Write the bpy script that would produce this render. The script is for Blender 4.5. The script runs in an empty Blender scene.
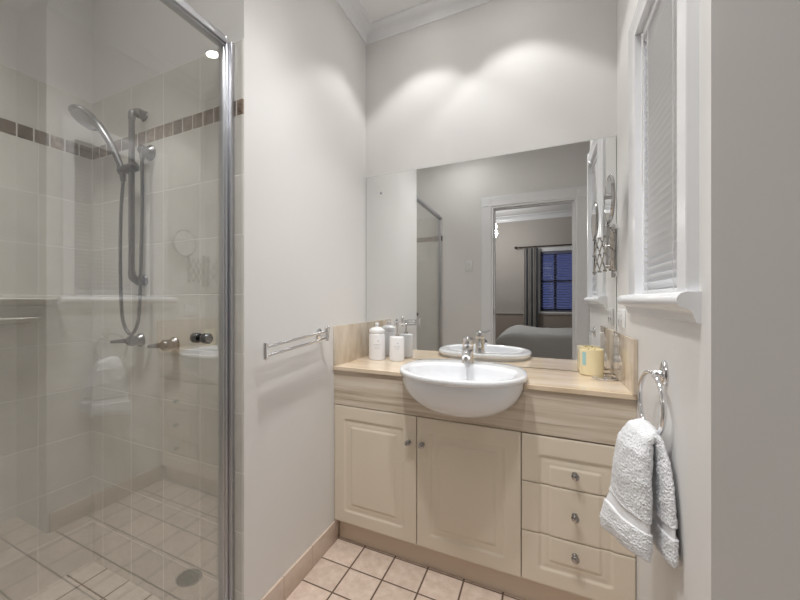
import bpy, bmesh, math, random
from mathutils import Vector, Matrix, noise
PI = math.pi
random.seed(4)
S = bpy.context.scene
C = S.collection

# ------------------------------------------------------------------ camera, world, exposure
cam_d = bpy.data.cameras.new('camera'); cam = bpy.data.objects.new('camera', cam_d); C.objects.link(cam)
cam.location = (0, 0, 1.2)
cam.rotation_euler = (PI / 2, 0, math.radians(27.46))
cam_d.sensor_width = 36; cam_d.lens = 369.5 * 36 / 800
cam_d.shift_x = 51 / 800
cam_d.clip_start = 0.01
S.camera = cam
W = bpy.data.worlds.new('dusk'); S.world = W; W.use_nodes = True
W.node_tree.nodes['Background'].inputs[0].default_value = (0.10, 0.12, 0.30, 1)
W.node_tree.nodes['Background'].inputs[1].default_value = 0.55
S.view_settings.view_transform = 'Standard'; S.view_settings.look = 'None'
S.view_settings.exposure = 0.50; S.view_settings.gamma = 1.0
S.view_settings.use_curve_mapping = False
DOWN_W = 8.8        # vanity downlights
FILL_MID_W = 66.0         # unseen fill spots added in front of the vanity
SIDE_W = 5.2         # downlight close to the left wall
FILL_DOOR_W = 1.2      # unseen ceiling light added as fill by the door
FILL_SHOWER_W = 72.0  # added fill spot that brightens the dim shower
BED_W = 17.0

# ------------------------------------------------------------------ materials
def mat(name, col, rough=0.5, metal=0.0, coat=0.0, spec=0.5, bump=None, noise_col=None, emit=None):
    m = bpy.data.materials.new(name); m.use_nodes = True
    nt = m.node_tree; b = nt.nodes['Principled BSDF']
    b.inputs['Base Color'].default_value = (*col, 1)
    b.inputs['Roughness'].default_value = rough
    b.inputs['Metallic'].default_value = metal
    b.inputs['Coat Weight'].default_value = coat
    b.inputs['Specular IOR Level'].default_value = spec
    if emit:
        b.inputs['Emission Color'].default_value = (*emit[0], 1); b.inputs['Emission Strength'].default_value = emit[1]
    if noise_col or bump:
        tc = nt.nodes.new('ShaderNodeTexCoord')
    if noise_col:
        sc, col2 = noise_col
        n = nt.nodes.new('ShaderNodeTexNoise'); n.inputs['Scale'].default_value = sc; n.inputs['Detail'].default_value = 5
        nt.links.new(tc.outputs['Object'], n.inputs['Vector'])
        r = nt.nodes.new('ShaderNodeValToRGB')
        r.color_ramp.elements[0].position = 0.35; r.color_ramp.elements[0].color = (*col, 1)
        r.color_ramp.elements[1].position = 0.7; r.color_ramp.elements[1].color = (*col2, 1)
        nt.links.new(n.outputs['Fac'], r.inputs['Fac']); nt.links.new(r.outputs['Color'], b.inputs['Base Color'])
    if bump:
        sc, st = bump
        n = nt.nodes.new('ShaderNodeTexNoise'); n.inputs['Scale'].default_value = sc; n.inputs['Detail'].default_value = 3
        nt.links.new(tc.outputs['Object'], n.inputs['Vector'])
        bp = nt.nodes.new('ShaderNodeBump'); bp.inputs['Strength'].default_value = st; bp.inputs['Distance'].default_value = 0.002
        nt.links.new(n.outputs['Fac'], bp.inputs['Height']); nt.links.new(bp.outputs['Normal'], b.inputs['Normal'])
    return m

def tile_mat(name, axes, pitch, origin, tile, tile2, grout, gw=0.004, rough=0.25, nscale=25, bumpy=0.3, var=0.06):
    """square tiles in world metres: axes e.g. 'XY', origin = a grout crossing"""
    m = bpy.data.materials.new(name); m.use_nodes = True
    nt = m.node_tree; N = nt.nodes; L = nt.links; b = N['Principled BSDF']
    g = N.new('ShaderNodeNewGeometry'); sp = N.new('ShaderNodeSeparateXYZ'); L.new(g.outputs['Position'], sp.inputs[0])
    masks = []; cells = []
    for a, p, o in zip(axes, pitch, origin):
        s = N.new('ShaderNodeMath'); s.operation = 'SUBTRACT'; L.new(sp.outputs[a], s.inputs[0]); s.inputs[1].default_value = o
        d = N.new('ShaderNodeMath'); d.operation = 'DIVIDE'; L.new(s.outputs[0], d.inputs[0]); d.inputs[1].default_value = p
        f = N.new('ShaderNodeMath'); f.operation = 'FLOOR'; L.new(d.outputs[0], f.inputs[0]); cells.append(f)
        w = N.new('ShaderNodeMath'); w.operation = 'FRACT'; L.new(d.outputs[0], w.inputs[0])
        c = N.new('ShaderNodeMath'); c.operation = 'SUBTRACT'; L.new(w.outputs[0], c.inputs[0]); c.inputs[1].default_value = 0.5
        ab = N.new('ShaderNodeMath'); ab.operation = 'ABSOLUTE'; L.new(c.outputs[0], ab.inputs[0])
        mr = N.new('ShaderNodeMapRange'); L.new(ab.outputs[0], mr.inputs[0])
        mr.inputs[1].default_value = 0.5 - gw / p * 0.9; mr.inputs[2].default_value = 0.5 - gw / p * 0.35
        masks.append(mr)
    mx = N.new('ShaderNodeMath'); mx.operation = 'MAXIMUM'; L.new(masks[0].outputs[0], mx.inputs[0]); mx.inputs[1].default_value = 0.0
    if len(masks) > 1: L.new(masks[1].outputs[0], mx.inputs[1])
    n = N.new('ShaderNodeTexNoise'); n.inputs['Scale'].default_value = nscale; n.inputs['Detail'].default_value = 6; n.inputs['Roughness'].default_value = 0.65
    L.new(g.outputs['Position'], n.inputs['Vector'])
    cr = N.new('ShaderNodeValToRGB'); cr.color_ramp.elements[0].position = 0.35; cr.color_ramp.elements[1].position = 0.68
    cr.color_ramp.elements[0].color = (*tile, 1); cr.color_ramp.elements[1].color = (*tile2, 1)
    L.new(n.outputs['Fac'], cr.inputs[0])
    cb = N.new('ShaderNodeCombineXYZ'); L.new(cells[0].outputs[0], cb.inputs[0])
    if len(cells) > 1: L.new(cells[1].outputs[0], cb.inputs[1])
    wn = N.new('ShaderNodeTexWhiteNoise'); L.new(cb.outputs[0], wn.inputs['Vector'])
    hv = N.new('ShaderNodeHueSaturation'); L.new(cr.outputs[0], hv.inputs['Color'])
    mr2 = N.new('ShaderNodeMapRange'); L.new(wn.outputs['Value'], mr2.inputs[0]); mr2.inputs[3].default_value = 1 - var; mr2.inputs[4].default_value = 1 + var
    L.new(mr2.outputs[0], hv.inputs['Value'])
    mix = N.new('ShaderNodeMix'); mix.data_type = 'RGBA'
    L.new(mx.outputs[0], mix.inputs[0]); L.new(hv.outputs[0], mix.inputs[6]); mix.inputs[7].default_value = (*grout, 1)
    L.new(mix.outputs[2], b.inputs['Base Color'])
    rr = N.new('ShaderNodeMapRange'); L.new(mx.outputs[0], rr.inputs[0]); rr.inputs[3].default_value = rough; rr.inputs[4].default_value = 0.9
    L.new(rr.outputs[0], b.inputs['Roughness'])
    hh = N.new('ShaderNodeMath'); hh.operation = 'MULTIPLY_ADD'; L.new(mx.outputs[0], hh.inputs[0]); hh.inputs[1].default_value = -1.0
    n2 = N.new('ShaderNodeMath'); n2.operation = 'MULTIPLY'; L.new(n.outputs['Fac'], n2.inputs[0]); n2.inputs[1].default_value = bumpy
    L.new(n2.outputs[0], hh.inputs[2])
    bp = N.new('ShaderNodeBump'); bp.inputs['Strength'].default_value = 0.5; bp.inputs['Distance'].default_value = 0.0015
    L.new(hh.outputs[0], bp.inputs['Height']); L.new(bp.outputs['Normal'], b.inputs['Normal'])
    return m

def stone_mat(name, c1, c2, c3, scale, rough):
    """travertine: soft streaks along X, scale = (x, y, z) frequencies"""
    m = bpy.data.materials.new(name); m.use_nodes = True
    nt = m.node_tree; N = nt.nodes; L = nt.links; b = N['Principled BSDF']
    g = N.new('ShaderNodeNewGeometry'); mp = N.new('ShaderNodeMapping'); mp.inputs['Scale'].default_value = scale
    L.new(g.outputs['Position'], mp.inputs['Vector'])
    n = N.new('ShaderNodeTexNoise'); n.inputs['Scale'].default_value = 1; n.inputs['Detail'].default_value = 8; n.inputs['Roughness'].default_value = 0.62
    n.inputs['Distortion'].default_value = 0.6
    L.new(mp.outputs[0], n.inputs['Vector'])
    cr = N.new('ShaderNodeValToRGB'); e = cr.color_ramp.elements
    e[0].position = 0.32; e[0].color = (*c1, 1); e[1].position = 0.68; e[1].color = (*c3, 1)
    k = e.new(0.5); k.color = (*c2, 1)
    L.new(n.outputs['Fac'], cr.inputs[0]); L.new(cr.outputs[0], b.inputs['Base Color'])
    b.inputs['Roughness'].default_value = rough
    return m

def glass_mat(name, tint, refl):
    m = bpy.data.materials.new(name); m.use_nodes = True
    nt = m.node_tree; N = nt.nodes; L = nt.links; N.remove(N['Principled BSDF'])
    t = N.new('ShaderNodeBsdfTransparent'); t.inputs[0].default_value = (*tint, 1)
    gl = N.new('ShaderNodeBsdfGlossy'); gl.inputs['Roughness'].default_value = 0.0
    lw = N.new('ShaderNodeLayerWeight'); lw.inputs['Blend'].default_value = 0.5
    pw = N.new('ShaderNodeMath'); pw.operation = 'POWER'; L.new(lw.outputs['Facing'], pw.inputs[0]); pw.inputs[1].default_value = 5
    ma = N.new('ShaderNodeMath'); ma.operation = 'MULTIPLY_ADD'; L.new(pw.outputs[0], ma.inputs[0]); ma.inputs[1].default_value = 0.6; ma.inputs[2].default_value = refl
    mx = N.new('ShaderNodeMixShader'); L.new(ma.outputs[0], mx.inputs[0]); L.new(t.outputs[0], mx.inputs[1]); L.new(gl.outputs[0], mx.inputs[2])
    L.new(mx.outputs[0], N['Material Output'].inputs[0])
    return m

def emission(name, col, st):
    m = bpy.data.materials.new(name); m.use_nodes = True
    nt = m.node_tree; nt.nodes.remove(nt.nodes['Principled BSDF'])
    e = nt.nodes.new('ShaderNodeEmission'); e.inputs[0].default_value = (*col, 1); e.inputs[1].default_value = st
    nt.links.new(e.outputs[0], nt.nodes['Material Output'].inputs[0]); return m

M = {}
M['paint'] = mat('warm white wall paint', (0.775, 0.765, 0.752), 0.6, bump=(60, 0.05))
M['ceiling'] = mat('white ceiling paint', (0.88, 0.88, 0.88), 0.7)
M['gloss_white'] = mat('white gloss trim paint', (0.86, 0.87, 0.89), 0.25)
M['bed_wall'] = mat('beige bedroom paint', (0.50, 0.465, 0.43), 0.7)
M['bed_dado'] = mat('darker dado paint', (0.42, 0.36, 0.31), 0.7)
M['carpet'] = mat('carpet', (0.35, 0.30, 0.26), 0.95, bump=(300, 0.5))
TP = 0.208
M['tile_end'] = tile_mat('cream wall tiles', 'XZ', (TP, TP), (-1.129, 1.845 - 9 * TP), (0.66, 0.645, 0.60), (0.73, 0.715, 0.67), (0.80, 0.79, 0.76), 0.003, 0.18, 9, 0.2)
M['tile_side'] = tile_mat('cream wall tiles side', 'YZ', (TP, TP), (0.759, 1.845 - 9 * TP), (0.66, 0.645, 0.60), (0.73, 0.715, 0.67), (0.80, 0.79, 0.76), 0.003, 0.18, 9, 0.2)
M['border_end'] = tile_mat('brown stone border', 'X', (0.0556,), (-1.836,), (0.10, 0.07, 0.05), (0.36, 0.28, 0.21), (0.72, 0.70, 0.66), 0.004, 0.4, 45, 0.6, 0.45)
M['border_side'] = tile_mat('brown stone border side', 'Y', (0.0556,), (0.967,), (0.10, 0.07, 0.05), (0.36, 0.28, 0.21), (0.72, 0.70, 0.66), 0.004, 0.4, 45, 0.6, 0.45)
M['floor_tile'] = tile_mat('beige floor tiles', 'XY', (0.1555, 0.1565), (-0.449, 1.470), (0.60, 0.47, 0.38), (0.74, 0.62, 0.53), (0.115, 0.07, 0.045), 0.0056, 0.3, 28, 0.5)
M['shower_tile'] = tile_mat('cream shower floor tiles', 'XY', (0.156, 0.156), (-1.564, 0.863), (0.55, 0.50, 0.44), (0.66, 0.61, 0.55), (0.11, 0.08, 0.06), 0.0052, 0.3, 28, 0.5)
M['skirting'] = tile_mat('beige skirting tiles', 'Y', (0.206,), (1.184,), (0.62, 0.50, 0.415), (0.69, 0.57, 0.485), (0.42, 0.32, 0.26), 0.003, 0.15, 20, 0.3)
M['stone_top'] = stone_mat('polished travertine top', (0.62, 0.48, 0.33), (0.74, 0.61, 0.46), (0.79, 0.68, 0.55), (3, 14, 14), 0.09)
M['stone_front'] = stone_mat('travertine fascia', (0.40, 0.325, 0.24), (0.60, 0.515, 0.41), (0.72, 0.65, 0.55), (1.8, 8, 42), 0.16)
M['stone_splash'] = stone_mat('polished travertine splashback', (0.54, 0.445, 0.34), (0.65, 0.56, 0.45), (0.72, 0.64, 0.53), (6, 14, 4), 0.06)
M['cream'] = mat('cream vinyl wrap', (0.74, 0.66, 0.54), 0.38, bump=(30, 0.04))
M['kick'] = mat('cream kickboard', (0.68, 0.565, 0.45), 0.4)
M['dark_gap'] = mat('cabinet inside', (0.35, 0.29, 0.22), 0.8)
M['ceramic'] = mat('white vitreous china', (0.85, 0.865, 0.89), 0.06, coat=0.5)
M['chrome'] = mat('chrome', (0.80, 0.80, 0.81), 0.07, metal=1.0)
M['satin'] = mat('satin aluminium', (0.56, 0.57, 0.60), 0.34, metal=1.0)
M['dull_chrome'] = mat('dull chrome', (0.20, 0.20, 0.205), 0.26, metal=1.0)
M['dark_rubber'] = mat('dark grey rubber', (0.05, 0.05, 0.055), 0.5)
M['grey_chrome'] = mat('grey chrome', (0.40, 0.39, 0.38), 0.18, metal=1.0)
M['mirror'] = mat('mirror silver', (0.86, 0.87, 0.87), 0.0, metal=1.0)
M['mirror_edge'] = mat('mirror glass edge', (0.35, 0.42, 0.40), 0.1)
M['glass'] = glass_mat('shower glass', (0.955, 0.955, 0.945), 0.17)
M['pane'] = glass_mat('window glass', (0.9, 0.93, 0.95), 0.06)
M['bottle'] = mat('white bottle', (0.80, 0.80, 0.81), 0.25)
M['ink'] = mat('grey label ink', (0.33, 0.33, 0.36), 0.6)
M['wax'] = mat('yellow wax in glass', (0.80, 0.70, 0.45), 0.25, coat=0.6)
M['candle_label'] = mat('pale blue candle label', (0.35, 0.58, 0.60), 0.5)
M['wick'] = mat('wick', (0.12, 0.10, 0.08), 0.8)
M['towel'] = mat('white terry towelling', (0.80, 0.81, 0.83), 0.95, bump=(700, 0.4))
M['slat'] = mat('white blind slat', (0.78, 0.79, 0.80), 0.35)
M['cord'] = mat('blind cord', (0.7, 0.7, 0.7), 0.7)
M['plastic'] = mat('white plastic', (0.80, 0.80, 0.80), 0.3)
M['plastic_dark'] = mat('outlet slot', (0.38, 0.38, 0.38), 0.5)
M['duvet'] = mat('grey white duvet', (0.64, 0.64, 0.63), 0.85, bump=(18, 0.5))
M['bed_base'] = mat('grey bed valance', (0.33, 0.33, 0.33), 0.9)
M['curtain_pale'] = mat('pale curtain', (0.72, 0.69, 0.64), 0.85)
M['curtain_dark'] = mat('charcoal curtain stripe', (0.06, 0.06, 0.07), 0.85)
M['bronze'] = mat('dark bronze rod', (0.07, 0.055, 0.045), 0.35, metal=0.6)
M['blue_slat'] = mat('grey blue slat', (0.20, 0.21, 0.30), 0.4)
M['foliage'] = mat('dusk foliage', (0.02, 0.035, 0.02), 0.9, noise_col=(14, (0.16, 0.18, 0.16)))
M['lamp'] = emission('lamp globe', (1.0, 0.96, 0.9), 6.0)
M['lens'] = emission('downlight lens', (1.0, 0.96, 0.9), 30.0)
M['fill_diffuser'] = emission('fill light diffuser', (1.0, 0.97, 0.93), 4.0)  # glow of the fill fitting added by the door

# ------------------------------------------------------------------ mesh helpers
class MB:
    def __init__(s): s.bm = bmesh.new()
    def box(s, x0, x1, y0, y1, z0, z1, bevel=0.0, seg=2):
        r = bmesh.ops.create_cube(s.bm, size=1.0)
        for v in r['verts']:
            v.co = Vector((x0 + (v.co.x + .5) * (x1 - x0), y0 + (v.co.y + .5) * (y1 - y0), z0 + (v.co.z + .5) * (z1 - z0)))
        if bevel:
            es = list({e for v in r['verts'] for e in v.link_edges})
            bmesh.ops.bevel(s.bm, geom=es, offset=bevel, segments=seg, affect='EDGES', profile=0.5)
        return s
    def tube(s, pts, r, n=14, caps=True, closed=False):
        pts = [Vector(p) for p in pts]; m = len(pts); rings = []
        rs = r if isinstance(r, (list, tuple)) else [r] * m
        prev = None
        for i, p in enumerate(pts):
            if closed: t = pts[(i + 1) % m] - pts[i - 1]
            else: t = pts[min(i + 1, m - 1)] - pts[max(i - 1, 0)]
            t.normalize()
            if prev is None:
                a = Vector((0, 0, 1)) if abs(t.z) < .9 else Vector((1, 0, 0))
                u = t.cross(a).normalized()
            else:
                u = (prev - t * prev.dot(t)).normalized()
            prev = u; w = t.cross(u)
            rings.append([s.bm.verts.new(p + (u * math.cos(2 * PI * k / n) + w * math.sin(2 * PI * k / n)) * rs[i]) for k in range(n)])
        for i in range(m if closed else m - 1):
            A, B = rings[i], rings[(i + 1) % m]
            for k in range(n): s.bm.faces.new((A[k], A[(k + 1) % n], B[(k + 1) % n], B[k]))
        if caps and not closed:
            s.bm.faces.new(rings[0][::-1]); s.bm.faces.new(rings[-1])
        return s
    def lathe(s, prof, origin=(0, 0, 0), axis=(0, 0, 1), n=40):
        axis = Vector(axis).normalized(); q = Vector((0, 0, 1)).rotation_difference(axis); o = Vector(origin); rings = []
        for r, z in prof:
            if r < 1e-6: rings.append([s.bm.verts.new(o + q @ Vector((0, 0, z)))])
            else: rings.append([s.bm.verts.new(o + q @ Vector((r * math.cos(2 * PI * k / n), r * math.sin(2 * PI * k / n), z))) for k in range(n)])
        for A, B in zip(rings, rings[1:]):
            if len(A) == 1 and len(B) == 1: continue
            for k in range(n):
                k2 = (k + 1) % n
                if len(A) == 1: s.bm.faces.new((A[0], B[k2], B[k]))
                elif len(B) == 1: s.bm.faces.new((A[k], A[k2], B[0]))
                else: s.bm.faces.new((A[k], A[k2], B[k2], B[k]))
        return s
    def loft(s, rings, cap0=True, cap1=True, closed=True):
        R = [[s.bm.verts.new(Vector(p)) for p in ring] for ring in rings]; n = len(R[0])
        for A, B in zip(R, R[1:]):
            for k in range(n if closed else n - 1): s.bm.faces.new((A[k], A[(k + 1) % n], B[(k + 1) % n], B[k]))
        if cap0: s.bm.faces.new(R[0][::-1])
        if cap1: s.bm.faces.new(R[-1])
        return s
    def sweep_profile(s, prof, p0, p1, up=(0, 0, 1), out=(1, 0, 0)):
        """closed 2D profile (out, up) extruded from p0 to p1"""
        up = Vector(up); out = Vector(out)
        return s.loft([[Vector(p) + out * a + up * b for a, b in prof] for p in (p0, p1)])
    def ball(s, c, r, sc=(1, 1, 1), u=20, v=12):
        x = bmesh.ops.create_uvsphere(s.bm, u_segments=u, v_segments=v, radius=r)
        for w in x['verts']: w.co = Vector((w.co.x * sc[0], w.co.y * sc[1], w.co.z * sc[2])) + Vector(c)
        return s
    def build(s, name, m, parent=None, smooth=True, angle=35):
        bmesh.ops.recalc_face_normals(s.bm, faces=s.bm.faces)
        me = bpy.data.meshes.new(name); 
        if smooth:
            lim = math.radians(angle)
            for f in s.bm.faces: f.smooth = True
            for e in s.bm.edges:
                if len(e.link_faces) == 2 and e.calc_face_angle(0) > lim: e.smooth = False
        s.bm.to_mesh(me); s.bm.free()
        me.materials.append(m)
        o = bpy.data.objects.new(name, me); C.objects.link(o)
        if parent:
            o.parent = parent
            o.matrix_parent_inverse = world(parent).inverted()
        return o
def world(o):
    m = o.matrix_basis.copy()
    if o.parent: m = world(o.parent) @ o.matrix_parent_inverse @ m
    return m
def box(*a, **k): return MB().box(*a, **k)
def thing(name, label, cat, loc, group=None):
    o = bpy.data.objects.new(name, None); C.objects.link(o); o.location = loc; o.empty_display_size = 0.05
    return tag(o, label, cat, group)
def tag(o, label, cat, group=None):
    o['label'] = label; o['category'] = cat
    if group: o['group'] = group
    return o
def struct(o): o['kind'] = 'structure'; return o
def empty_struct(name, loc):
    o = bpy.data.objects.new(name, None); C.objects.link(o); o.location = loc; o.empty_display_size = 0.05
    return struct(o)
def arc(c, r, a0, a1, n, plane='XZ'):
    out = []
    for i in range(n + 1):
        a = math.radians(a0 + (a1 - a0) * i / n); u, v = r * math.cos(a), r * math.sin(a)
        out.append({'XZ': (c[0] + u, c[1], c[2] + v), 'YZ': (c[0], c[1] + u, c[2] + v), 'XY': (c[0] + u, c[1] + v, c[2])}[plane])
    return out
def smoothpath(pts, n=8):
    """Catmull-Rom through pts"""
    P = [Vector(p) for p in pts]; P = [P[0] * 2 - P[1]] + P + [P[-1] * 2 - P[-2]]; out = []
    for i in range(1, len(P) - 2):
        for k in range(n):
            t = k / n; a, b, c, d = P[i - 1:i + 3]
            out.append(0.5 * ((2 * b) + (c - a) * t + (2 * a - 5 * b + 4 * c - d) * t * t + (3 * b - a - 3 * c + d) * t ** 3))
    out.append(P[-2]); return out

# ------------------------------------------------------------------ the room
XL, XR, YM, YN, XS, YD, H = -0.916, 0.295, 1.981, 0.967, -1.836, -0.10, 2.77
XR2 = 0.62                          # right wall beside the door
XG = -0.98                          # shower screen plane
struct(box(XG - 0.02, 0.9, YD - 0.06, 2.1, -0.08, 0).build('floor', M['floor_tile']))
struct(box(XS - 0.1, XG - 0.02, YD - 0.06, 1.1, -0.08, 0).build('floor_shower', M['shower_tile']))
struct(box(-1.7, 2.1, -3.5, YD - 0.06, -0.08, 0).build('floor_bedroom', M['carpet']))
struct(box(XS - 0.12, 0.9, YD - 0.12, 2.1, H, H + 0.08).build('ceiling', M['ceiling']))
struct(box(-1.7, 2.1, -3.5, YD - 0.12, 2.70, 2.78).build('ceiling_bedroom', M['ceiling']))
struct(box(XL - 0.1, 0.45, YM, YM + 0.1, 0, H).build('wall_back', M['paint']))
struct(box(XL - 0.1, XL, YN + 0.005, YM, 0, H).build('wall_left', M['paint']))
struct(box(XS - 0.1, XL - 0.1, YN + 0.005, YN + 0.1, 0, H).build('wall_shower_back', M['paint']))
struct(box(XS - 0.1, XS - 0.005, YD, YN + 0.005, 0, H).build('wall_shower_left', M['paint']))
struct(box(XS, XL - 0.002, YN, YN + 0.005, 0, 1.845).build('wall_shower_back_tiles', M['tile_end']))
struct(box(XS - 0.005, XS, YD, YN + 0.005, 0, 1.845).build('wall_shower_left_tiles', M['tile_side']))
struct(box(XS, XL - 0.002, YN - 0.0005, YN + 0.005, 1.845, 1.899).build('trim_1', M['border_end']))
struct(box(XS - 0.005, XS + 0.0005, YD, YN - 0.0005, 1.845, 1.899).build('trim_2', M['border_side']))
M['tile_end_top'] = tile_mat('cream wall tiles top', 'XZ', (TP, TP), (-1.129, 1.899), (0.66, 0.645, 0.60), (0.73, 0.715, 0.67), (0.80, 0.79, 0.76), 0.003, 0.18, 9, 0.2)
M['tile_side_top'] = tile_mat('cream wall tiles top side', 'YZ', (TP, TP), (0.759, 1.899), (0.66, 0.645, 0.60), (0.73, 0.715, 0.67), (0.80, 0.79, 0.76), 0.003, 0.18, 9, 0.2)
struct(box(XS, XL - 0.002, YN, YN + 0.005, 1.899, 2.108, ).build('wall_shower_back_top_tiles', M['tile_end_top']))
struct(box(XS - 0.005, XS, YD, YN + 0.005, 1.899, 2.108).build('wall_shower_left_top_tiles', M['tile_side_top']))
# right wall with the window opening
WY0, WY1, WZ0, WZ1 = 1.085, 1.512, 1.20, 2.07
m = MB()
m.box(XR, 0.45, YN, WY0, 0, H); m.box(XR, 0.45, WY1, YM, 0, H)
m.box(XR, 0.45, WY0, WY1, 0, WZ0); m.box(XR, 0.45, WY0, WY1, WZ1, H)
struct(m.build('wall_right', M['paint']))
struct(box(0.45, XR2 + 0.1, YN, YN + 0.1, 0, H).build('wall_right_return', M['paint']))
struct(box(XR2, XR2 + 0.1, YD, YN, 0, H).build('wall_right_entry', M['paint']))
# door wall
DX0, DX1, DZ = -0.433, 0.276, 2.14
m = MB(); m.box(XS - 0.1, DX0 - 0.02, YD - 0.12, YD, 0, H); m.box(DX1 + 0.02, XR2 + 0.1, YD - 0.12, YD, 0, H); m.box(DX0 - 0.02, DX1 + 0.02, YD - 0.12, YD, DZ + 0.02, H)
struct(m.build('wall_front', M['paint']))
# tiled returns of the shower on the door wall
struct(box(XS, -0.955, YD, YD + 0.005, 0, 1.845).build('wall_front_tiles', M['tile_end']))
struct(box(XS + 0.0005, -0.955, YD, YD + 0.0055, 1.845, 1.899).build('trim_3', M['border_end']))
struct(box(XS, -0.955, YD, YD + 0.005, 1.899, 2.108).build('wall_front_top_tiles', M['tile_end_top']))

# cornices
CP = [(0, -0.068), (0.008, -0.068), (0.010, -0.058)] + [(0.012 + 0.046 * (1 - math.cos(a)), -0.056 + 0.046 * math.sin(a)) for a in [PI / 2 * i / 6 for i in range(7)]] + [(0.062, -0.010), (0.068, -0.008), (0.070, 0), (0, 0)]
struct(MB().sweep_profile(CP, (XL, YM, H), (XR, YM, H), out=(0, -1, 0)).build('trim_4', M['gloss_white'], angle=50))
struct(MB().sweep_profile(CP, (XL, YN, H), (XL, YM, H), out=(1, 0, 0)).build('trim_5', M['gloss_white'], angle=50))
struct(MB().sweep_profile(CP, (XR, YN, H), (XR, YM, H), out=(-1, 0, 0)).build('trim_6', M['gloss_white'], angle=50))
struct(MB().sweep_profile(CP, (XS, YD, H), (XR2, YD, H), out=(0, 1, 0)).build('trim_7', M['gloss_white'], angle=50))
# tiled skirting
struct(box(XL, XL + 0.01, YN + 0.01, 1.637, 0, 0.10, bevel=0.0015).build('baseboard_left', M['skirting']))
struct(box(XR - 0.01, XR, YN + 0.01, 1.637, 0, 0.10, bevel=0.0015).build('baseboard_right', M['skirting']))

# ------------------------------------------------------------------ bathroom window
win = empty_struct('window_1', (XR, (WY0 + WY1) / 2, WZ0))
def casing_prof(w, t):
    return [(0, 0), (0.012, 0)][:0] + [(0, 0), (0, t * 0.55), (w * 0.10, t * 0.75), (w * 0.28, t * 0.78), (w * 0.42, t), (w, t), (w, 0)]
cs = MB()
t = 0.022
# far casing (wide), near casing (narrow) and head
def vert_casing(y_out, y_in):
    w = y_in - y_out
    P_ = casing_prof(abs(w), t) if w < 0 else [(0, 0), (0, t * .9), (w * .03, t), (w * .28, t), (w * .42, t), (w, t), (w, 0)]
    cs.loft([[(XR - d, y_out + math.copysign(a, w), 1.218) for a, d in P_], [(XR - d, y_out + math.copysign(a, w), WZ1 + 0.105 * (1 - a / abs(w))) for a, d in P_]])
vert_casing(1.655, 1.512); vert_casing(1.030, 1.085)
w = 0.105
cs.loft([[(XR - d, y_ + (yi - y_) * a / w, WZ1 + w - a) for a, d in casing_prof(w, t)] for y_, yi in ((1.030, 1.085), (1.655, 1.512))])
cs.build('casing', M['gloss_white'], win, angle=25)
fr = MB()
for (a, b_, c, d) in ((WY0, WY0 + 0.012, WZ0, WZ1), (WY1 - 0.012, WY1, WZ0, WZ1), (WY0, WY1, WZ0, WZ0 + 0.012), (WY0, WY1, WZ1 - 0.012, WZ1)):
    fr.box(XR, 0.45, a, b_, c, d)
fr.build('jamb_lining', M['gloss_white'], win)
sa = MB()
for (a, b_, c, d) in ((WY0 + .012, WY0 + 0.05, WZ0 + .012, WZ1 - .012), (WY1 - 0.05, WY1 - .012, WZ0 + .012, WZ1 - .012), (WY0 + .012, WY1 - .012, WZ0 + .012, WZ0 + 0.06), (WY0 + .012, WY1 - .012, WZ1 - 0.06, WZ1 - .012), (WY0 + .012, WY1 - .012, 1.62, 1.65)):
    sa.box(0.385, 0.42, a, b_, c, d)
sa.build('sash', M['gloss_white'], win)
box(0.398, 0.402, WY0 + .03, WY1 - .03, WZ0 + .03, WZ1 - .03).build('pane', M['pane'], win)
# moulded sill: rounded nosing over an ogee apron
sp = [(0, 0.018), (0.020, 0.018)] + [(0.022 + 0.0185 * math.cos(a), -0.0005 + 0.0185 * math.sin(a)) for a in [math.radians(90 - 20 * i) for i in range(10)]] + \
     [(0.020, -0.020), (0.016, -0.024), (0.013, -0.030), (0.012, -0.036), (0.009, -0.041), (0.008, -0.047), (0.004, -0.049), (0, -0.049)]
MB().loft([[(XR - a, y, 1.20 + b_) for a, b_ in sp] for y in (1.015, 1.705)]).build('sill', M['gloss_white'], win, angle=40)

# venetian blind
bl = thing('venetian_blind', 'white aluminium venetian blind in the white framed bathroom window', 'blind', (0.302, 1.3, 2.06))
box(0.288, 0.316, WY0 + 0.016, WY1 - 0.016, 2.035, 2.057, bevel=0.002).build('head_rail', M['slat'], bl)
NS = 36; zb, zt = 1.245, 2.022
for i in range(NS):
    z = zb + (zt - zb) * i / (NS - 1)
    tilt = math.radians(66 if z > 1.40 else 66 - (1.40 - z) * 110)
    prof = []
    for k in range(7):
        u = (k / 6 - .5) * 0.0255; v = 0.0022 * (1 - (u / 0.01275) ** 2)
        prof.append((u, v))
    pr = prof + [(a, b_ - 0.0007) for a, b_ in prof[::-1]]
    # room-side edge rides high
    rings = []
    for y in (WY0 + 0.018, WY1 - 0.018):
        rings.append([(0.302 + u * math.cos(tilt) + v * math.sin(tilt), y, z - u * math.sin(tilt) + v * math.cos(tilt)) for u, v in pr])
    MB().loft(rings).build('slat', M['slat'], bl, angle=50)
box(0.290, 0.314, WY0 + 0.018, WY1 - 0.018, 1.219, 1.230, bevel=0.002).build('bottom_rail', M['slat'], bl)
for y in (WY0 + 0.09, WY1 - 0.09):
    MB().tube([(0.2885, y, 2.04), (0.2885, y, 1.225)], 0.0009, 6).build('ladder_cord', M['cord'], bl)
MB().tube([(0.284, WY1 - 0.05, 2.04), (0.283, WY1 - 0.05, 1.55)], 0.0022, 8).build('tilt_wand', M['plastic'], bl)

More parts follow.
